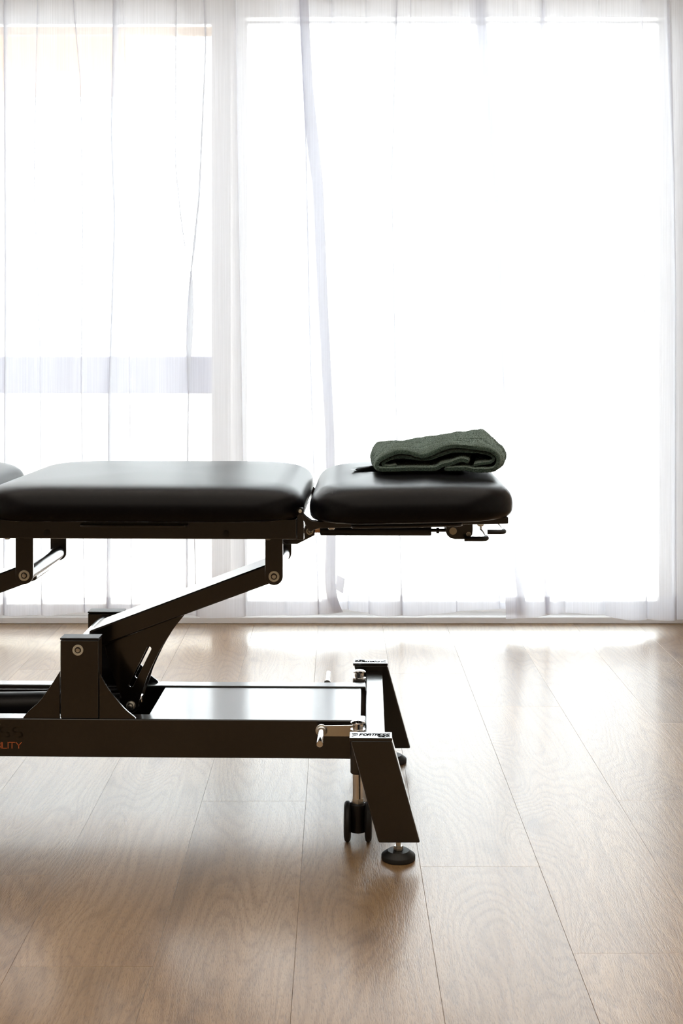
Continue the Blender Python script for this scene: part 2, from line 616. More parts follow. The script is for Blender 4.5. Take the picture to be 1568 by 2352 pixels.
def curtain(label, left, right, folds, phase, bottom, ydepth, hem_right, ncol):
    ztop = 2.5
    xl, xr = px_curve(left), px_curve(right)
    fl = [(px_curve(t), w * CYD / F, a, b) for t, w, a, b in folds]
    rows = [ztop] + [2.3 - i * 0.05 for i in range(44)]
    rows = [z for z in rows if z > 0.125] + [0.118, 0.09, None]

    def point(s, zrow, dy):
        x0 = xl(1.0 if zrow is None else zrow)
        zz = 0.06 if zrow is None else zrow
        x0 = xl(zz) + (xr(zz) - xl(zz)) * s
        z = bottom(x0) if zrow is None else zz
        x, y = x0, ydepth
        amp = 0.5 + 0.5 * (2.5 - zz) / 2.5
        y += amp * (0.014 * math.sin(x0 * 21 + phase) + 0.009 * math.sin(x0 * 47 + phase * 2.3 + 0.25 * zz))
        x += amp * 0.006 * math.sin(x0 * 33 + phase + zz)
        for c, w, a, b in fl:
            t = (x0 - c(zz)) / w
            if abs(t) < 4.5:
                g = math.exp(-t * t / 2)
                x -= a * w * t * g
                y += b * w * g
        return (x, y + dy, z)

    bm = bmesh.new()
    grid = [[bm.verts.new(point(i / ncol, z, 0)) for i in range(ncol + 1)] for z in rows]
    for r0, r1 in zip(grid, grid[1:]):
        for i in range(ncol):
            bm.faces.new((r0[i], r0[i + 1], r1[i + 1], r1[i]))
    c = link('curtain', bm, M['voile'], None, angle=180)
    tag(c, label, 'curtain')
    bm = bmesh.new()                          # the turned-up hem, a second layer along the bottom
    grid = [[bm.verts.new(point(i / ncol, z, 0.003)) for i in range(ncol + 1)] for z in (0.118, 0.09, None)]
    for r0, r1 in zip(grid, grid[1:]):
        for i in range(ncol):
            bm.faces.new((r0[i], r0[i + 1], r1[i + 1], r1[i]))
    link('hem', bm, M['voile'], c, angle=180)
    if hem_right:
        bm = bmesh.new()                      # the turned-in side hem
        w = 0.026
        grid = []
        for z in rows:
            zz = 0.06 if z is None else z
            s0 = 1 - w / (xr(zz) - xl(zz))
            grid.append([[bm.verts.new(point(s0 + (1 - s0) * i / 8, z, dy)) for i in range(9)] for dy in (0.003, 0.005)])
        for k in (0, 1):
            for r0, r1 in zip(grid, grid[1:]):
                for i in range(8):
                    bm.faces.new((r0[k][i], r0[k][i + 1], r1[k][i + 1], r1[k][i]))
        link('side_hem', bm, M['voile'], c, angle=180)
    return c


E1 = [(0, 712), (200, 722), (430, 742), (700, 752), (1000, 766), (1200, 770), (1340, 769), (1380, 774), (1415, 785)]
E2 = [(0, 1118), (350, 1143), (500, 1157), (750, 1170), (1050, 1186), (1200, 1195), (1320, 1206), (1420, 1218)]
c_left = curtain('sheer white curtain panel at the left with a care label on its edge',
                 [(0, -560), (1400, -560)], E1,
                 [([(0, -330), (1400, -320)], 16, 1.9, 1.6),
                  ([(0, -170), (1400, -190)], 22, 1.8, 1.5),
                  ([(0, 6), (600, 8), (1400, 5)], 9, 2.2, 2.0),
                  ([(0, 86), (410, 79), (800, 95), (1400, 100)], 5, 1.7, 1.6),
                  ([(0, 168), (180, 186), (500, 191), (900, 186), (1400, 190)], 4, 1.7, 1.6),
                  ([(0, 262), (300, 254), (500, 262), (900, 248), (1400, 246)], 17, 1.9, 1.4),
                  ([(0, 293), (500, 297), (1400, 300)], 5, 1.6, 1.5),
                  ([(0, 402), (380, 399), (500, 412), (620, 430), (1400, 450)], 5, 1.6, 1.6),
                  ([(0, 468), (100, 472), (450, 459), (640, 438), (900, 426), (1400, 422)], 8, 1.8, 1.8),
                  ([(0, 540), (1400, 560)], 18, 0.8, 1.2),
                  ([(0, 640), (1400, 650)], 14, 0.8, 1.0),
                  ([(0, 690), (300, 704), (800, 715), (1400, 735)], 10, 1.5, 1.5)],
                 0.4, lambda x: 0.060 + 0.008 * math.sin(x * 7 + 1.0), CYD, True, 900)
link('care_label', prism_bm([(0, 0.014), (0.028, 0.0), (0.022, -0.052), (-0.004, -0.036)], CYD + 0.004, CYD + 0.0055,
                            lambda p, a: ((773 - CX) * CYD / F + p[0], a, 1 - (1330 - CY) * CYD / F + p[1])), M['label'], c_left,
     label='small white care label sewn to the curtain edge')
c_mid = curtain('middle sheer white curtain panel hanging behind the headrest end',
                [(0, 672), (430, 700), (1000, 720), (1415, 740)], E2,
                [([(0, 760), (700, 775), (1400, 800)], 14, 0.9, 1.2),
                 ([(0, 838), (1400, 850)], 8, 0.9, 1.2),
                 ([(0, 914), (400, 899), (900, 906), (1400, 921)], 8, 1.9, 1.6),
                 ([(0, 945), (500, 938), (1000, 933), (1400, 930)], 5, 1.5, 1.5),
                 ([(0, 1040), (1400, 1050)], 20, 0.8, 1.0),
                 ([(0, 1090), (600, 1110), (1400, 1150)], 14, 0.9, 1.2)],
                1.7, lambda x: 0.058 + 0.012 * math.sin(x * 11 + 2.0), CYD + 0.045, True, 560)
c_right = curtain('right sheer white curtain panel gathered at the right edge',
                  [(0, 1075), (500, 1120), (1420, 1165)], [(0, 1660), (1420, 1660)],
                  [([(0, 1180), (1400, 1190)], 10, 0.8, 1.0),
                   ([(0, 1252), (300, 1241), (500, 1246), (900, 1246), (1400, 1258)], 20, 1.8, 1.3),
                   ([(0, 1302), (1400, 1310)], 10, 0.8, 1.0),
                   ([(0, 1382), (1400, 1390)], 24, 0.7, 0.9),
                   ([(0, 1478), (1400, 1490)], 12, 1.2, 1.2),
                   ([(0, 1540), (400, 1552), (700, 1556), (1400, 1556)], 11, 2.4, 1.9),
                   ([(0, 1580), (1400, 1586)], 11, 2.4, 1.9),
                   ([(0, 1615), (1400, 1620)], 11, 2.2, 1.9)],
                  2.9, lambda x: 0.046 + 0.012 * math.sin(x * 9 + 0.6), CYD + 0.02, False, 620)

# ------------------------------------------------------------------ the treatment table
TH = R(-1.3)
ORG = Vector((0.0, 2.955, 0.0))
EU = Vector((math.cos(TH), math.sin(TH), 0))
EV = Vector((-math.sin(TH), math.cos(TH), 0))


def L(px, py, v):
    """photograph pixel, seen on the table's own lengthwise plane at offset v -> (u, z)"""
    d = Vector(((px - CX) / F, 1.0, -(py - CY) / F))
    c = Vector((0, 0, 1.0))
    t = (v - (c - ORG).dot(EV)) / d.dot(EV)
    p = c + d * t
    return ((p - ORG).dot(EU), p.z)


def LS(pts, v):
    return [L(x, y, v) for x, y in pts]


table = thing('treatment_table', 'black padded treatment table on a steel lifting base', 'treatment table', ORG, TH)
mt = M['metal']
NV = -0.158                                   # front plane of the near rails
ZR = 0.2273                                   # top of the base rails
ZB = 0.1478
uL, uR = -1.30, L(839, 1655, NV)[0]
uA = -0.62                                    # middle of the base: the far end mirrors the near end about it


def both(fn):
    """a piece at the near side and its mirror image at the far side"""
    fn(1)
    fn(-1)


# base rails
near_rail = link('base_rail', box_bm(2 * uA - uR, uR, NV, -0.118, ZB, ZR), mt, table, bevel=0.003)
far_rail = link('base_rail', box_bm(2 * uA - uR, uR, 0.118, 0.158, ZB, ZR), mt, table, bevel=0.003)
# crossbars at the two ends
cb0, cb1 = L(838, 1682, -0.21)[0], L(883.5, 1681, -0.21)[0]
for m_ in (0, 1):
    a, b_ = (cb0, cb1) if not m_ else (2 * uA - cb1, 2 * uA - cb0)
    link('crossbar', box_bm(a, b_, -0.288, 0.288, 0.150, 0.2205), mt, table, bevel=0.004)
# cover plate and pan between the rails
uc0 = L(341, 1640, -0.115)[0]
uc1 = L(829, 1600, 0.0)[0]
cover_pts = [(uc0, -0.1175), (uc1, -0.1175), (uc1, 0.1175), (uc0, 0.1175)]
link('cover_plate', prism_bm(cover_pts, ZR - 0.008, ZR - 0.003, uv_), mt, table, bevel=0.002)
link('base_pan', box_bm(2 * uA - uc1, uc0 + 0.05, -0.1175, 0.1175, ZB + 0.004, ZB + 0.008), mt, table)
link('inner_lip', box_bm(2 * uA - uc1, uc0 - 0.08, 0.100, 0.1175, ZR - 0.012, ZR - 0.006), mt, table, bevel=0.001)

# slanted legs with lettered caps, levelling feet
leg_pts = LS([(804.5, 1701), (899.5, 1701), (965, 1937), (869, 1937)], -0.327)
cap_pts = LS([(802, 1702), (802, 1695), (900.5, 1695), (900.5, 1702)], -0.328)
zc0, zc1 = cap_pts[0][1], cap_pts[1][1]
ucap0, ucap1 = cap_pts[0][0], cap_pts[2][0]
ucm = (ucap0 + ucap1) / 2


def mir(pts, on):
    return [(2 * uA - u, z) for u, z in pts] if on else pts


foot_u = L(914.5, 1973, -0.307)[0]
for end in (0, 1):
    for side in (-1, 1):
        v0, v1 = (-0.327, -0.287) if side < 0 else (0.287, 0.327)
        leg = link('leg', prism_bm(mir(leg_pts, end), v0, v1), mt, table, bevel=0.0035)
        x0, x1 = (ucap0, ucap1) if not end else (2 * uA - ucap1, 2 * uA - ucap0)
        link('leg_cap', box_bm(x0, x1, v0 - 0.001, v1 + 0.001, zc0, zc1), M['plastic'] if False else mt, leg, bevel=0.0012)
        if not end:
            bm = bmesh.new()
            ch = 0.0125
            strokes, wd = text_strokes('FORTRESS', 0.32)
            s2, wd2 = text_strokes('MOBILITY', 0.34)
            uu = lambda px: L(px, 1690, -0.307)[0]
            sgn = 1 if side < 0 else -1

            def flat(p, k, sgn=sgn):
                u, v = p
                if sgn < 0:
                    u, v = 2 * ucm - u, -v
                return (u, v, zc1 - 0.0002 + 0.0006 * k)
            t0, t1 = uu(825.5), uu(893)
            add_strokes(bm, strokes, lambda x, y: (t0 + x * (t1 - t0) / wd + 0.15 * y * ch, -0.3115 + y * ch), 0.0020, flat)
            m0, m1 = uu(868), uu(894.5)
            add_strokes(bm, s2, lambda x, y: (m0 + x * (m1 - m0) / wd2, -0.3215 + y * 0.006), 0.0011, flat)
            g0, g1 = uu(808.5), uu(821)
            logo = [[(0, 1), (1, 1.0)], [(1, 1.0), (1, 0.62)], [(1, 0.62), (0.05, 0.22)], [(0.05, 0.22), (0, 0)], [(0.0, 1), (0.12, 0.8)], [(0.12, 0.8), (1, 0.93)]]
            add_strokes(bm, logo, lambda x, y: (g0 + x * (g1 - g0), -0.320 + y * 0.021), 0.0011, flat)
            link('lettering', bm, M['matt_print'], leg, smooth=False, label='dark engraved lettering and emblem')
        fu = foot_u if not end else 2 * uA - foot_u
        vm = (v0 + v1) / 2
        ft = link('levelling_foot', lathe_bm((fu, vm, 0), (0, 0, 1), [(0, 0.0315), (0.0015, 0.033), (0.0085, 0.033), (0.0100, 0.0322), (0.0170, 0.0222), (0.0178, 0.0212), (0.0180, 0.008)], 40), M['rubber'], table)
        link('foot_nut', lathe_bm((fu, vm, 0.018), (0, 0, 1), [(0, 0.0085), (0.001, 0.0095), (0.0075, 0.0095), (0.0085, 0.0085)], 6, 0.3), M['zinc'], ft, smooth=False)
        link('foot_stem', cyl_bm((fu, vm, 0.0255), (fu, vm, leg_pts[2][1] + 0.004), 0.0048), M['zinc'], ft)

# castors with their stems, push knobs and pedal levers
cu = 0.0448


def castor(u, side):
    v = 0.212 * side
    u0_, u = u, u + (0.013 if side > 0 else 0.0)        # the far castor trails towards the end
    c = link('castor', lathe_bm((u, v, 0.078), (0, 0, -1), [(0, 0.013), (0.003, 0.0165), (0.012, 0.0175), (0.030, 0.0165), (0.058, 0.0155), (0.059, 0.012)], 32), M['plastic'], table)
    for s in (-1, 1):
        prof = [(0, 0.012), (0.0005, 0.030), (0.002, 0.0365), (0.005, 0.0395), (0.010, 0.0395), (0.0135, 0.0365), (0.0150, 0.030), (0.0155, 0.012)]
        link('wheel', lathe_bm((u + s * 0.0132, v, 0.0395), (s, 0, 0), prof, 44), M['rubber'], c)
    link('axle', cyl_bm((u - 0.014, v, 0.0395), (u + 0.014, v, 0.0395), 0.006), M['plastic'], c)
    u = u0_
    link('castor_nut', lathe_bm((u, v, 0.078), (0, 0, 1), [(0, 0.0125), (0.0085, 0.0125)], 6, 0.0), M['zinc'], c, smooth=False)
    link('stem', cyl_bm((u, v, 0.086), (u, v, 0.145), 0.0108), M['chrome'], c, label='chrome castor stem')
    hs = link('castor_housing', lathe_bm((u - 0.0005, v, 0.137), (0, 0, 1), [(0, 0.0135), (0.002, 0.0150), (0.084, 0.0150), (0.086, 0.0142)], 32), mt, table)
    kn = link('push_knob', lathe_bm((u, v, 0.2225), (0, 0, 1), [(0, 0.0150), (0.003, 0.0150), (0.0035, 0.0108), (0.0145, 0.0108), (0.015, 0.0142), (0.0165, 0.0147), (0.0180, 0.0135), (0.0200, 0.0095), (0.0212, 0.005), (0.0215, 0.001)], 40), M['chrome'], table, label='chrome mushroom knob')
    # bracket tying the housing to the base rail
    link('housing_bracket', box_bm(u - 0.012, u + 0.014, min(v, side * 0.15), max(v, side * 0.15), 0.150, 0.2185), mt, hs, bevel=0.002)


castor(cu, -1)
castor(cu, 1)
for s in (-1, 1):
    castor(2 * uA - cu, s)


def lever(side):
    vb = 0.190 * side
    h = L(738, 1677, -0.190)
    uh, zh = h
    tp = 0.0 if side < 0 else 0.009
    plate = [(uh - 0.006, zh + 0.009 - tp), (cu + 0.004, zh + 0.011 - tp), (cu + 0.004, zh - 0.012), (uh + 0.004, zh - 0.012)]
    lv = link('pedal_lever', prism_bm([(plate[0][0], plate[0][1]), plate[1], plate[2], plate[3], (uh - 0.007, zh - 0.004)], vb - 0.0025, vb + 0.0025), M['zinc'], table, bevel=0.001, label='bright steel pedal lever')
    link('pedal_hub', lathe_bm((uh, vb, zh), (0, side, 0), [(0, 0.012 if side < 0 else 0.008), (0.003, 0.012 if side < 0 else 0.008), (0.004, 0.0095 if side < 0 else 0.008), (0.014, 0.0095 if side < 0 else 0.008), (0.015, 0.0075)], 24), M['zinc'], lv)
    link('pedal_rod', lathe_bm((uh, vb + 0.014 * side, zh), (0, side, 0), [(0, 0.0066), (0.082, 0.0066), (0.083, 0.0060)], 28), M['chrome'], lv)


lever(-1)
lever(1)

# lifting posts with gussets and pivots
dU = L(629, 1324, NV)[0] - L(55.6, 1318, NV)[0]
pu0, pu1 = L(138, 1560, NV)[0], L(226, 1560, NV)[0]
zpt = L(180, 1465.7, NV)[1]
gl = LS([(136.5, 1543), (114.8, 1577), (88.8, 1612.6), (67, 1632), (52, 1649)], NV)
gr = LS([(226, 1544), (245, 1579), (266, 1606.5), (287.7, 1631), (311, 1650)], NV)
gl = [(p.x, p.y) for p in spline([(a, b, 0) for a, b in gl], 5)]
gr = [(p.x, p.y) for p in spline([(a, b, 0) for a, b in gr], 5)]
gl[-1] = (gl[-1][0], ZR); gr[-1] = (gr[-1][0], ZR)
pivU, pivZ = L(179, 1493, NV)


def bolt(parent, u, v, z, side, r=0.0112):
    link('washer', ring_bm((u, v, z), (0, side, 0), [(0, r), (0.0016, r), (0.0022, r - 0.0006), (0.0022, r * 0.60), (0, r * 0.58)], 36), M['washer'], parent, label='cream ring washer')
    link('bolt', lathe_bm((u, v, z), (0, side, 0), [(0, r * 0.40), (0.0030, r * 0.40), (0.0042, r * 0.32), (0.0042, r * 0.18), (0.0022, r * 0.16)], 20), M['zinc'], parent)


for shift in (0, -dU):
    for side in (-1, 1):
        v0, v1 = sorted((side * 0.158, side * 0.118))
        po = link('post', box_bm(pu0 + shift, pu1 + shift, v0, v1, ZR, zpt - 0.004), mt, table, bevel=0.003)
        link('post_cap', box_bm(pu0 + shift - 0.0005, pu1 + shift + 0.0005, v0 - 0.0005, v1 + 0.0005, zpt - 0.0038, zpt), M['plastic'], po, bevel=0.0012)
        bolt(po, pivU + shift, side * 0.158, pivZ, side)
        g0, g1 = sorted((side * 0.155, side * 0.149))
        for pts, edge in ((gl, pu0 - 0.0015), (gr, pu1 + 0.0015)):
            q = [(u + shift, z) for u, z in pts] + [(edge + shift, ZR)]
            q[0] = (edge + shift, q[0][1])
            link('gusset', prism_bm(q, g0, g1), mt, po, bevel=0.0008)
    link('pivot_tube', cyl_bm((pivU + shift, -0.117, pivZ), (pivU + shift, 0.117, pivZ), 0.016), mt, table)

# lifting arms
upU, upZ = L(629, 1324, NV)
AV = 0.060
arm_top = LS([(203, 1450), (624, 1292.5)], -AV)
arm_bot = LS([(638, 1334), (215, 1489)], -AV)
arm_pts = [arm_top[0], arm_top[1], (arm_top[1][0] + 0.012, arm_top[1][1] - 0.006), arm_bot[0], arm_bot[1]]
PV = 0.042
plate_px = [(240, 1482), (251, 1477), (425.5, 1410)] + [(p.x, p.y) for p in spline([(425.5, 1410, 0), (395, 1449, 0), (364, 1499, 0), (340.5, 1549, 0), (334.0, 1567, 0), (327.5, 1587, 0), (322, 1602, 0), (317, 1621, 0)], 5)][1:] + \
           [(312, 1631), (303, 1636), (293, 1633), (288, 1625), (276, 1595), (269, 1581), (252, 1530)]
plate_pts = LS(plate_px, -PV)
s_a, s_b = L(342, 1490.5, -PV), L(301.2, 1573, -PV)
d_ = Vector((s_a[0] - s_b[0], s_a[1] - s_b[1]))
ang = math.degrees(math.atan2(d_.y, d_.x))
rs = 0.0050
slot = arc(s_a, rs, ang + 90, ang - 90, 8) + arc(s_b, rs, ang - 90, ang - 270, 8)
bpv = L(300.4, 1621, -PV)
for shift in (0, -dU):
    arm = link('lifting_arm', prism_bm([(u + shift, z) for u, z in arm_pts], -AV, AV), mt, table, bevel=0.004)
    for s in (-1, 1):
        a, b_ = sorted((s * PV, s * (PV - 0.006)))
        link('arm_plate', prism_bm([(u + shift, z) for u, z in plate_pts], a, b_, uz, [[(u + shift, z) for u, z in slot]]), mt, arm, bevel=0.0006)
        link('plate_bolt', lathe_bm((bpv[0] + shift, s * PV, bpv[1]), (0, s, 0), [(0, 0.0105), (0.002, 0.0105), (0.0025, 0.0088), (0.008, 0.0085), (0.009, 0.0075), (0.009, 0.0045), (0.012, 0.0045), (0.0125, 0.0035)], 18), M['zinc'], arm)
    link('bushing', lathe_bm((bpv[0] + shift, -PV + 0.0065, bpv[1]), (0, 1, 0), [(0, 0.0140), (0.001, 0.0165), (0.028, 0.0165), (0.029, 0.0150), (0.042, 0.0150), (0.043, 0.0165), (0.070, 0.0165), (0.071, 0.0140)], 32), M['chrome'], arm)
    # upper cross tube the table top hangs on
    link('cross_tube', cyl_bm((upU + shift, -0.149, upZ), (upU + shift, 0.149, upZ), 0.0150, 36), mt, arm)
# linear actuator lying in the base
act = link('actuator', lathe_bm((bpv[0] - 0.028, 0, bpv[1] - 0.004), (-1, 0, -0.02), [(0, 0.012), (0.002, 0.020), (0.05, 0.020), (0.052, 0.026), (0.42, 0.026), (0.423, 0.02)], 28), M['plastic'], table)
link('actuator_fork', box_bm(bpv[0] - 0.032, bpv[0] + 0.006, -0.016, 0.016, bpv[1] - 0.010, bpv[1] + 0.010), M['plastic'], act, bevel=0.002)

# top frame of the main section
FV = -0.262
ZC = 0.6545                                   # underside of the cushions
zf0, zf1 = L(350, 1238, FV)[1], ZC - 0.0004
ufr = L(681, 1238, FV)[0]
for side in (-1, 1):
    v0, v1 = sorted((side * 0.262, side * 0.222))
    fr = link('frame_rail', box_bm(-1.50, ufr, v0, v1, zf0, zf1), mt, table, bevel=0.0025)
    for px in (108, 519):
        p = L(px, 1225.5 if px > 300 else 1224, FV)
        link('plug', lathe_bm((p[0], side * 0.2615, p[1]), (0, side, 0), [(0, 0.0070), (0.0012, 0.0070), (0.0016, 0.0062)], 24), M['rubber'], fr)
    # end lug carrying the hinge pin
    lug = LS([(681.5, 1240), (697.5, 1240), (697.5, 1203), (694.5, 1171), (688, 1165.5), (682.5, 1172), (681.5, 1200)], FV)
    a, b_ = sorted((side * 0.261, side * 0.246))
    link('hinge_lug', prism_bm(lug, a, b_), mt, fr, bevel=0.0012)
    # accessory rail: a flat strap along the side
    h0, h1, hz = L(179, 1207, FV - 0.03)[0], L(429, 1209, FV - 0.03)[0], L(300, 1208.5, FV - 0.03)[1]
    far_, near_ = side * 0.261, side * 0.294
    r_ = 0.012
    st = [(h0, far_), (h0, near_ - side * r_), (h0 + r_ * 0.3, near_ - side * r_ * 0.3), (h0 + r_, near_), (h1 - r_, near_), (h1 - r_ * 0.3, near_ - side * r_ * 0.3), (h1, near_ - side * r_), (h1, far_)]
    link('side_strap', prism_bm(st, hz - 0.0024, hz + 0.0024, uv_), mt, fr, bevel=0.0012)
for u in (-1.48, L(697, 1220, FV)[0] - 0.042, L(20, 1220, FV)[0]):
    link('frame_crossbar', box_bm(u, u + 0.038, -0.2218, 0.2218, zf0 + 0.001, zf1 - 0.001), mt, table, bevel=0.0025)
# brackets below the frame
bw = (L(651.5, 1290, NV)[0] - L(611, 1290, NV)[0]) / 2
for shift in (0, -dU):
    for side in (-1, 1):
        a, b_ = sorted((side * 0.158, side * 0.150))
        pts = [(upU + shift - bw, zf0 - 0.0002), (upU + shift - bw, upZ)] + arc((upU + shift, upZ), bw, 180, 360, 14)[1:-1] + [(upU + shift + bw, upZ), (upU + shift + bw, zf0 - 0.0002)]
        bk = link('bracket', prism_bm(pts, a, b_), mt, table, bevel=0.001)
        bolt(bk, upU + shift, side * 0.158, upZ, side)
    for s in (-1, 1):
        p = L(615 if shift == 0 else 17, 1240, FV + 0.02)
        link('screw', lathe_bm((p[0], s * 0.242, zf0), (0, 0, -1), [(0, 0.0066), (0.0022, 0.0062), (0.0042, 0.0040), (0.0046, 0.001)], 18), M['zinc'], table)
# bracket holding the headrest strut
hb = LS([(640, 1236), (656, 1249.5), (682, 1250), (722, 1229.5), (724, 1214), (712, 1202), (690, 1202)], -0.03)
for a, b_ in ((-0.030, -0.024), (0.024, 0.030)):
    st_b = link('strut_bracket', prism_bm(hb, a, b_), mt, table, bevel=0.001)
    if a < 0:
        p = L(711, 1220, -0.03)
        bolt(st_b, p[0], -0.030, p[1], -1, 0.0078)

# ------------------------------------------------------------------ cushions
def rounded_rect(u0, u1, v0, v1, r, ncorner=10, nside=14):
    pts = []
    r = max(r, 0.004)
    corners = [((u1 - r, v1 - r), 0), ((u0 + r, v1 - r), 90), ((u0 + r, v0 + r), 180), ((u1 - r, v0 + r), 270)]
    for k, (c, a0) in enumerate(corners):
        ar = arc(c, r, a0, a0 + 90, ncorner)
        pts += ar
        nxt, a1 = corners[(k + 1) % 4]
        q = arc(nxt, r, a1, a1 + 90, 1)[0]
        for i in range(1, nside):
            t = i / nside
            pts.append((ar[-1][0] + (q[0] - ar[-1][0]) * t, ar[-1][1] + (q[1] - ar[-1][1]) * t))
    return pts


PROF = [(0.030, 0.000), (0.012, 0.0005), (0.005, 0.004), (0.0012, 0.011), (0.0, 0.020), (0.0, 0.030), (0.0015, 0.040), (0.005, 0.049), (0.011, 0.0575),
        (0.020, 0.0650), (0.031, 0.0705), (0.045, 0.0745), (0.062, 0.0770), (0.085, 0.0785)]


def cushion_height(ins, crown, h):
    return h * 0.0785 / 0.0785 + crown * (1 - math.exp(-max(ins - 0.085, 0) / 0.08))


def cushion(name, u0, u1, v0, v1, z0, rc, crown, tilt=0.0, ks=1.0, hole=None, ripple=0.0012, seed=1, label=None):
    rnd = random.Random(seed)
    bm = bmesh.new()
    rings = []
    base = lambda u: tilt * (u - u0)
    for ins, h in PROF:
        h *= ks
        pts = rounded_rect(u0 + ins, u1 - ins, v0 + ins, v1 - ins, rc - ins * 0.6)
        ring = []
        for k, (u, v) in enumerate(pts):
            j = 0.0
            if 0.0005 <= h < 0.012:
                j = ripple * math.sin(k * 1.7 + seed) * rnd.random()
            ring.append(bm.verts.new((u, v, z0 + h + j + base(u))))
        rings.append(ring)
    n = len(rings[0])
    last = [(v.co.x, v.co.y) for v in rings[-1]]
    uc, vc = (u0 + u1) / 2, (v0 + v1) / 2
    if hole is None:
        for f in (0.72, 0.45, 0.2):
            ring = []
            for (u, v) in last:
                uu_, vv_ = uc + (u - uc) * f, vc + (v - vc) * f
                hh = 0.0785 * ks + crown * (1 - f ** 1.6)
                ring.append(bm.verts.new((uu_, vv_, z0 + hh + base(uu_))))
            rings.append(ring)
    else:
        hu, hv, ha, hb_ = hole
        ell = []
        for (u, v) in last:
            a = math.atan2((v - hv) / hb_, (u - hu) / ha)
            ell.append((hu + ha * math.cos(a), hv + hb_ * math.sin(a)))
        for f in (0.35, 0.7):
            ring = []
            for (u, v), (eu, ev) in zip(last, ell):
                uu_, vv_ = u + (eu - u) * f, v + (ev - v) * f
                ring.append(bm.verts.new((uu_, vv_, z0 + 0.0785 * ks + crown * f ** 0.7 + base(uu_))))
            rings.append(ring)
        for grow, dz in ((0.012, 0.0), (0.006, -0.0015), (0.002, -0.0045), (0.0, -0.010), (0.0, -0.040), (0.002, -0.0785 * ks - crown)):
            ring = []
            for (eu, ev) in ell:
                d = Vector((eu - hu, ev - hv)).normalized()
                uu_, vv_ = eu + d.x * grow, ev + d.y * grow
                ring.append(bm.verts.new((uu_, vv_, z0 + 0.0785 * ks + crown + dz + base(uu_))))
            rings.append(ring)
    for q0, q1 in zip(rings, rings[1:]):
        for i in range(n):
            bm.faces.new((q0[i], q0[(i + 1) % n], q1[(i + 1) % n], q1[i]))
    if hole is None:
        bm.faces.new(rings[0][::-1])
        bm.faces.new(rings[-1])
    else:
        for i in range(n):
            bm.faces.new((rings[-1][i], rings[-1][(i + 1) % n], rings[0][(i + 1) % n], rings[0][i]))
    return link(name, bm, M['vinyl'], table, angle=70, label=label)


CW = 0.338
KC, KH = 0.0685 / 0.0785, 0.0725 / 0.0785
uh0, uh1 = -0.052, 0.354
TILT = 0.022
cushion('cushion', -0.708, -0.062, -CW, CW, ZC, 0.118, 0.004, ks=KC, seed=3)
cushion('cushion', -1.58, -0.742, -CW, CW, ZC, 0.118, 0.004, ks=KC, seed=5)
ZH = 0.6485
CROWN_H = 0.006
cushion('headrest_cushion', uh0, uh1, -CW + 0.004, CW - 0.004, ZH, 0.118, CROWN_H, TILT, ks=KH, hole=(0.150, 0.0, 0.112, 0.082), seed=9)

# headrest frame: hinge plates run into the side bars
for side in (-1, 1):
    a, b_ = sorted((side * 0.262, side * 0.246))
    hp = LS([(689, 1181), (694, 1178), (704, 1188), (716, 1196), (735, 1198), (1000, 1192), (1167, 1188), (1167, 1203), (735, 1213.5), (722, 1216.5), (712, 1223), (707, 1216)], FV)
    hr = link('headrest_rail', prism_bm(hp, a, b_), mt, table, bevel=0.0015)
    h0, h1 = L(805, 1208, FV - 0.03)[0], L(1063, 1206, FV - 0.03)[0]
    z_a, z_b = L(805, 1211.5, FV - 0.03)[1], L(1063, 1206.5, FV - 0.03)[1]
    far_, near_ = side * 0.261, side * 0.294
    r_ = 0.012
    st = [(h0, far_), (h0, near_ - side * r_), (h0 + r_ * 0.3, near_ - side * r_ * 0.3), (h0 + r_, near_), (h1 - r_, near_), (h1 - r_ * 0.3, near_ - side * r_ * 0.3), (h1, near_ - side * r_), (h1, far_)]
    zt = lambda u: z_a + (z_b - z_a) * (u - h0) / (h1 - h0)
    link('side_strap', prism_bm(st, -0.0024, 0.0024, lambda p, z: (p[0], p[1], zt(p[0]) + z)), mt, hr, bevel=0.0012)
    for px, py in ((761, 1213), (1103, 1205)):
        p = L(px, py, -0.252)
        link('screw', lathe_bm((p[0], side * 0.252, p[1] + 0.001), (0, 0, -1), [(0, 0.0070), (0.0022, 0.0066), (0.0042, 0.0042), (0.0046, 0.001)], 18), M['zinc'], hr)
ue = L(1167, 1196, FV)
link('headrest_end_bar', box_bm(ue[0] - 0.02, ue[0] - 0.0005, -0.2455, 0.2455, ue[1] - 0.006, ue[1] + 0.007), mt, table, bevel=0.0015)

# hinge pin between the two sections
pp = L(689, 1174, FV)
hinge = link('hinge_tube', lathe_bm((pp[0], -0.264, pp[1]), (0, 1, 0), [(0, 0.0062), (0.001, 0.0070), (0.527, 0.0070), (0.528, 0.0062)], 26), M['plastic'], table)
link('hinge_pin', lathe_bm((pp[0], -0.2665, pp[1]), (0, 1, 0), [(0, 0.0030), (0.001, 0.0036), (0.532, 0.0036), (0.533, 0.0030)], 20), M['washer'], hinge)

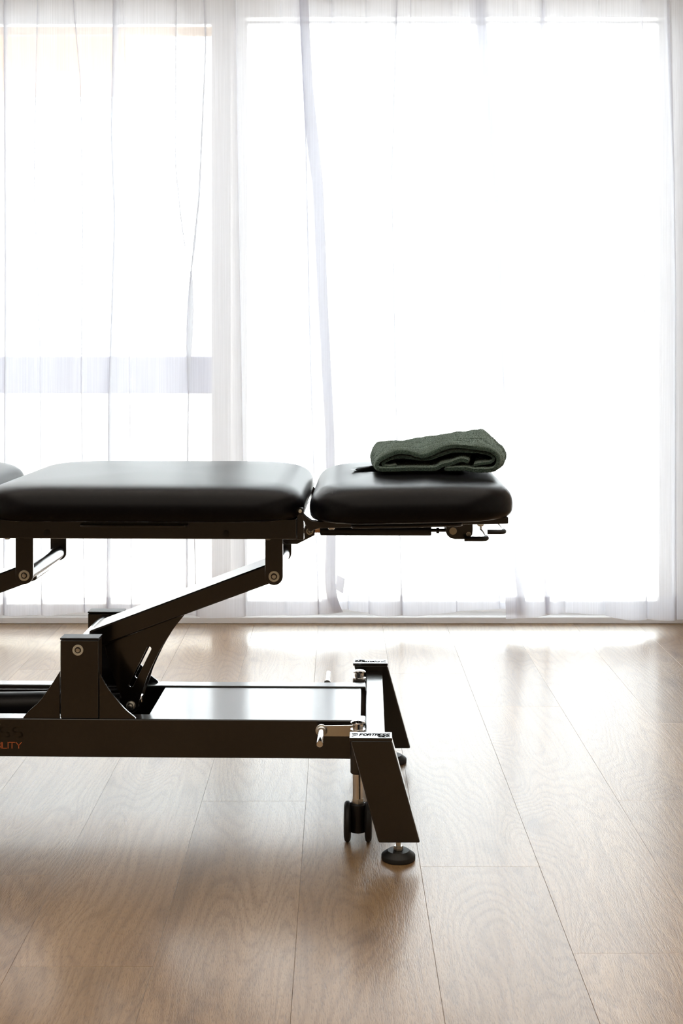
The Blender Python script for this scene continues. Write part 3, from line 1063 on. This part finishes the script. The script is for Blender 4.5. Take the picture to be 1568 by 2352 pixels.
# strut below the headrest, with its release block and handles
s0, s1 = L(735, 1220, 0.0), L(990, 1219, 0.0)
sz = L(860, 1218.5, 0.0)[1]
strut = link('gas_strut', lathe_bm((s0[0], 0, sz), (1, 0, 0), [(0, 0.0090), (0.002, 0.0108), (s1[0] - s0[0] - 0.002, 0.0108), (s1[0] - s0[0], 0.0095)], 28), M['plastic'], table)
link('strut_rod', cyl_bm((s0[0] - 0.020, 0, sz), (s0[0] + 0.001, 0, sz), 0.0052), M['brass'], strut, label='copper coloured rod end')
p1 = L(1030, 1219, 0.0)
link('strut_pin', cyl_bm((s1[0] - 0.001, 0, sz + 0.001), (p1[0], 0, sz + 0.001), 0.0036), M['plastic'], strut)
link('strut_collar', cyl_bm((s1[0] + 0.011, 0, sz + 0.0005), (s1[0] + 0.017, 0, sz + 0.0005), 0.0062), M['plastic'], strut)
blk = LS([(1023.5, 1204), (1023.5, 1222), (1027, 1230), (1034, 1236), (1044, 1238.5), (1070, 1238.5), (1079, 1235), (1084.5, 1228), (1085.5, 1218), (1085.5, 1204)], -0.045)
link('release_block', prism_bm(blk, -0.045, -0.038), mt, table, bevel=0.0012)
rb = link('release_block', prism_bm(blk, 0.010, 0.017), mt, table, bevel=0.0012)
for px, py, r_, mm, nm in ((1040, 1219.5, 0.0079, 'washer', 'button'), (1076, 1227.5, 0.0056, 'zinc', 'bolt')):
    p = L(px, py, -0.045)
    prof = [(0, r_), (0.0015, r_), (0.002, r_ * 0.92)] if nm == 'button' else [(0, r_), (0.0018, r_), (0.002, r_ * 0.6), (0.0005, r_ * 0.5)]
    link(nm, lathe_bm((p[0], -0.045, p[1]), (0, -1, 0), prof, 28), M[mm], rb)
    link('cross_pin', cyl_bm((p[0], -0.0378, p[1]), (p[0], 0.0098, p[1]), 0.0045), M['zinc'], rb)


def release_handle(pxa, pxb, py, v0, start_cut):
    a, b_ = L(pxa, py, v0), L(pxb, py, v0)
    z = a[1]
    ue_ = b_[0]
    r = 0.010
    path = [(a[0], v0, z), (ue_ - r, v0, z), (ue_ - r * 0.3, v0 + r * 0.3, z), (ue_, v0 + r, z), (ue_, v0 + r + 0.01, z)]
    bm = bmesh.new()
    add_tube(bm, path, 0.0052, 14)
    g = link('release_handle', bm, M['plastic'], table, angle=60)
    bm = bmesh.new()
    add_tube(bm, [(ue_, v0 + r + 0.004, z), (ue_, v0 + 0.09, z + 0.001), (ue_ - 0.004, v0 + 0.105, z + 0.006), (ue_ - 0.006, v0 + 0.108, z + 0.03)], 0.0028, 12)
    link('handle_wire', bm, M['chrome'], g, angle=60, label='bright steel wire')


release_handle(1066, 1118, 1237.5, -0.062, False)
release_handle(1119, 1158, 1222.0, 0.020, True)
link('handle_plate', box_bm(L(1085, 1200, 0.1)[0] - 0.03, ue[0] - 0.005, 0.02, 0.245, ue[1] - 0.005, ue[1] + 0.006), mt, table, bevel=0.001)

# print on the base rail
bm = bmesh.new()
sM, wM = text_strokes('MOBILITY', 0.19)
xR, zT = L(49.5, 1705, NV)
xI, zBt = L(3.0, 1718.5, NV)
hM = zT - zBt
_, w_ilit = text_strokes('ILITY', 0.19)
kx = (xR - xI) / w_ilit
front = lambda p, k: (p[0], NV + 0.0001 - 0.0004 * k, p[1])
add_strokes(bm, sM, lambda x, y: (xR - (wM - x) * kx, zBt + y * hM), 0.0016, front)
link('lettering', bm, M['orange'], near_rail, smooth=False, label='orange printed lettering')
bm = bmesh.new()
sF, wF = text_strokes('FORTRESS', 0.3)
xR2, zT2 = L(52, 1671, NV)
_, zB2 = L(52, 1693, NV)
kf = (xR2 - L(30, 1671, NV)[0]) / 0.9
add_strokes(bm, sF, lambda x, y: (xR2 - (wF - x) * kf, zB2 + y * (zT2 - zB2)), 0.0034, front)
link('lettering', bm, M['gloss_print'], near_rail, smooth=False, label='black gloss lettering')


# ------------------------------------------------------------------ folded towel on the headrest
def head_top(u, v):
    ins = min(u - uh0, uh1 - u, v + CW, CW - v)
    tab = [(i, h * KH) for i, h in PROF[4:-1]] + [(0.088, 0.0785 * KH + CROWN_H), (0.3, 0.0785 * KH + CROWN_H)]
    return ZH + lerp_table(tab, ins) + TILT * (u - uh0)


def ht(u, v):
    return head_top(max(min(u, uh1 - 0.07), uh0 + 0.07), max(min(v, 0.2), -0.2))   # thick terry bridges the rounded cushion edge


TV0, TV1 = -0.135, 0.165
tpx = lambda pts: [(840 + x * 0.21684, 980 + y * 0.21684) for x, y in pts]
outer_c = [(1085, 382), (1000, 372), (900, 408), (800, 430), (700, 488), (600, 482), (480, 480), (380, 496), (280, 520), (200, 510), (135, 472), (115, 430), (150, 380),
           (230, 345), (330, 314), (450, 308), (540, 318), (610, 325), (700, 298), (850, 250), (1000, 232), (1150, 238), (1290, 275), (1370, 330), (1402, 392), (1375, 450), (1310, 482), (1200, 482), (1050, 484), (930, 486), (830, 494)]
inner_c = [(330, 445), (250, 458), (185, 440), (215, 400), (350, 366), (520, 366), (640, 370), (760, 343), (900, 300), (1050, 286), (1200, 296), (1310, 335), (1342, 378), (1300, 408), (1200, 415), (1130, 428)]
troot = thing('towel', 'dark green folded terry towel lying on the headrest', 'towel', ORG, TH)


def towel_sheet(bm, cpx, thick, w0, w1, nrow, seed, close_back=False):
    rnd = random.Random(seed)
    cl = [L(x, y, TV0) for x, y in tpx(cpx)]
    cl = [(p.x, p.y) for p in spline([(a, b, 0) for a, b in cl], 7)]
    n = len(cl)
    us = [p[0] for p in OUT]
    uf0, uf1 = min(us), max(us)
    rows = []
    for r in range(nrow + 1):
        w = w0 + (w1 - w0) * r / nrow
        v = TV0 + (TV1 - TV0) * w
        cen = []
        for (u, z) in cl:
            s = (u - uf0) / (uf1 - uf0)
            ft = lerp_table(FT, s)
            hrel = (z - ht(u, TV0)) / ft
            ub0, ub1 = UB
            e = w ** 0.8
            u2 = u + (ub0 + s * (ub1 - ub0) - u) * e
            hb = lerp_table(HB, s)
            hgt = ft + (hb - ft) * e
            # a soft ridge just behind the open end, then a shallow dip
            hgt += 0.006 * math.exp(-((w - 0.12) / 0.10) ** 2) * (0.4 + 0.6 * math.sin(math.pi * min(max(s, 0), 1)))
            hgt -= 0.007 * math.exp(-((w - 0.42) / 0.16) ** 2) * (1 - 0.6 * s)
            z2 = ht(u2, v) + hrel * hgt
            z2 += 0.0022 * math.sin(u2 * 60 + w * 9) * hrel + 0.0016 * math.sin(u2 * 23 - w * 14) * hrel
            floor_z = ht(u2, v) + thick * 0.5 + 0.0005
            if z2 < floor_z + 0.004:
                z2 = floor_z + 0.004 * math.exp((z2 - floor_z) / 0.004 - 1)
            vv = v + 0.006 * math.sin(s * 5 + 1) * (1 - w) + 0.010 * (hrel - 0.5) * (1 - w)
            cen.append((u2, vv, z2))
        loop = []
        nr = []
        for i in range(n):
            a, b = cen[max(i - 1, 0)], cen[min(i + 1, n - 1)]
            d = Vector((b[0] - a[0], b[2] - a[2]))
            d.normalize()
            nr.append((-d.y, d.x))
        fuzz = lambda: 0.0007 * (rnd.random() - 0.5)
        edge = 1.0 - 0.35 * (1 - min(r / 2, 1)) - 0.35 * (1 - min((nrow - r) / 2, 1))
        th = thick * edge / 2
        for i in range(n):
            k = math.sqrt(max(0.0, 1 - max(0, 1 - min(i, n - 1 - i) / 2.0) ** 2)) * 0.9 + 0.1
            loop.append((cen[i][0] + nr[i][0] * th * k + fuzz(), cen[i][1] + fuzz(), cen[i][2] + nr[i][1] * th * k + fuzz()))
        for i in reversed(range(n)):
            k = math.sqrt(max(0.0, 1 - max(0, 1 - min(i, n - 1 - i) / 2.0) ** 2)) * 0.9 + 0.1
            loop.append((cen[i][0] - nr[i][0] * th * k + fuzz(), cen[i][1] + fuzz(), cen[i][2] - nr[i][1] * th * k + fuzz()))
        rows.append([bm.verts.new(p) for p in loop])
    m = len(rows[0])
    for q0, q1 in zip(rows, rows[1:]):
        for i in range(m):
            bm.faces.new((q0[i], q0[(i + 1) % m], q1[(i + 1) % m], q1[i]))
    if close_back:                            # the folded edge at the far end shuts the layers off
        c = bm.verts.new(sum((v.co for v in rows[-1][n:]), Vector()) / n + Vector((0, 0.012, 0)))
        for i in range(n, m - 1):
            bm.faces.new((rows[-1][i], rows[-1][i + 1], c))
        bm.faces.new((rows[-1][m - 1], rows[-1][n], c))
    for q in (rows[0], rows[-1]):
        for i in range(n - 1):
            bm.faces.new((q[i], q[i + 1], q[m - 2 - i], q[m - 1 - i]))


OUT = [L(x, y, TV0) for x, y in tpx(outer_c)]
UB = (L(855, 1040, TV1)[0], L(1157, 1040, TV1)[0])
HB = []
for (x, y) in ((853, 1047), (860, 1030), (868, 1021), (900, 1015.5), (934, 1012), (1000, 1001), (1052, 991.5), (1107, 989), (1130, 1004), (1150, 1020), (1160, 1035)):
    u, z = L(x, y, TV1)
    s = (u - UB[0]) / (UB[1] - UB[0])
    HB.append((s, z - ht(u, TV1) - 0.0055 - 0.010 * max(0, (s - 0.86) / 0.14)))
FT = []
for k in range(21):
    s_ = k / 20
    um = min(p[0] for p in OUT) + s_ * (max(p[0] for p in OUT) - min(p[0] for p in OUT))
    best = 0.02
    for p, q in zip(OUT, OUT[1:]):
        if (p[0] - um) * (q[0] - um) <= 0 and abs(p[0] - q[0]) > 1e-9:
            zz = p[1] + (q[1] - p[1]) * (um - p[0]) / (q[0] - p[0])
            best = max(best, zz - ht(um, TV0))
    FT.append((s_, best))
bm = bmesh.new()
towel_sheet(bm, outer_c, 0.0105, 0.0, 1.0, 44, 1, True)
link('outer_fold', bm, M['towel'], troot, angle=75)
drop = min(v.co.z - head_top(v.co.x, v.co.y) for o_ in [bpy.data.objects['outer_fold']] for v in o_.data.vertices)
bpy.data.objects['outer_fold'].location.z = -drop + 0.0034
bm = bmesh.new()
towel_sheet(bm, inner_c, 0.0075, 0.03, 0.9, 30, 2)
link('inner_fold', bm, M['towel'], troot, angle=75)
bpy.data.objects['inner_fold'].location.z = -drop + 0.0034


# terry pile: short loops standing on the cloth, far too many to count
rnd = random.Random(11)
pv, pf = [], []
for nm, count in (('outer_fold', 80000), ('inner_fold', 14000)):
    o_ = bpy.data.objects[nm]
    me = o_.data
    polys = [p for p in me.polygons if p.area > 1e-9]
    cum, tot = [], 0.0
    for p in polys:
        tot += p.area
        cum.append(tot)
    import bisect
    for _ in range(count):
        p = polys[min(bisect.bisect(cum, rnd.random() * tot), len(polys) - 1)]
        vs = [me.vertices[i].co for i in p.vertices]
        a, b_, c = (vs[0], vs[1], vs[2]) if len(vs) == 3 or rnd.random() < 0.5 else (vs[0], vs[2], vs[3])
        r1, r2 = rnd.random(), rnd.random()
        if r1 + r2 > 1: r1, r2 = 1 - r1, 1 - r2
        q = a + (b_ - a) * r1 + (c - a) * r2 + o_.location
        d = Vector((rnd.gauss(0, 1), rnd.gauss(0, 1), rnd.gauss(0, 1))).normalized()
        tip = q + (p.normal + d * 0.9) * (0.0006 + 0.0009 * rnd.random())
        if tip.z < head_top(tip.x, max(min(tip.y, 0.3), -0.3)) + 0.0030: continue
        side_ = p.normal.cross(d)
        if side_.length < 1e-6: continue
        side_ = side_.normalized() * 0.00034
        k = len(pv)
        pv += [q - side_, q + side_, tip]
        pf.append((k, k + 1, k + 2))
me = bpy.data.meshes.new('terry_pile')
me.from_pydata(pv, [], pf)
me.materials.append(M['towel'])
pile = bpy.data.objects.new('terry_pile', me)
pile.parent = troot
pile['kind'] = 'stuff'
COL.objects.link(pile)
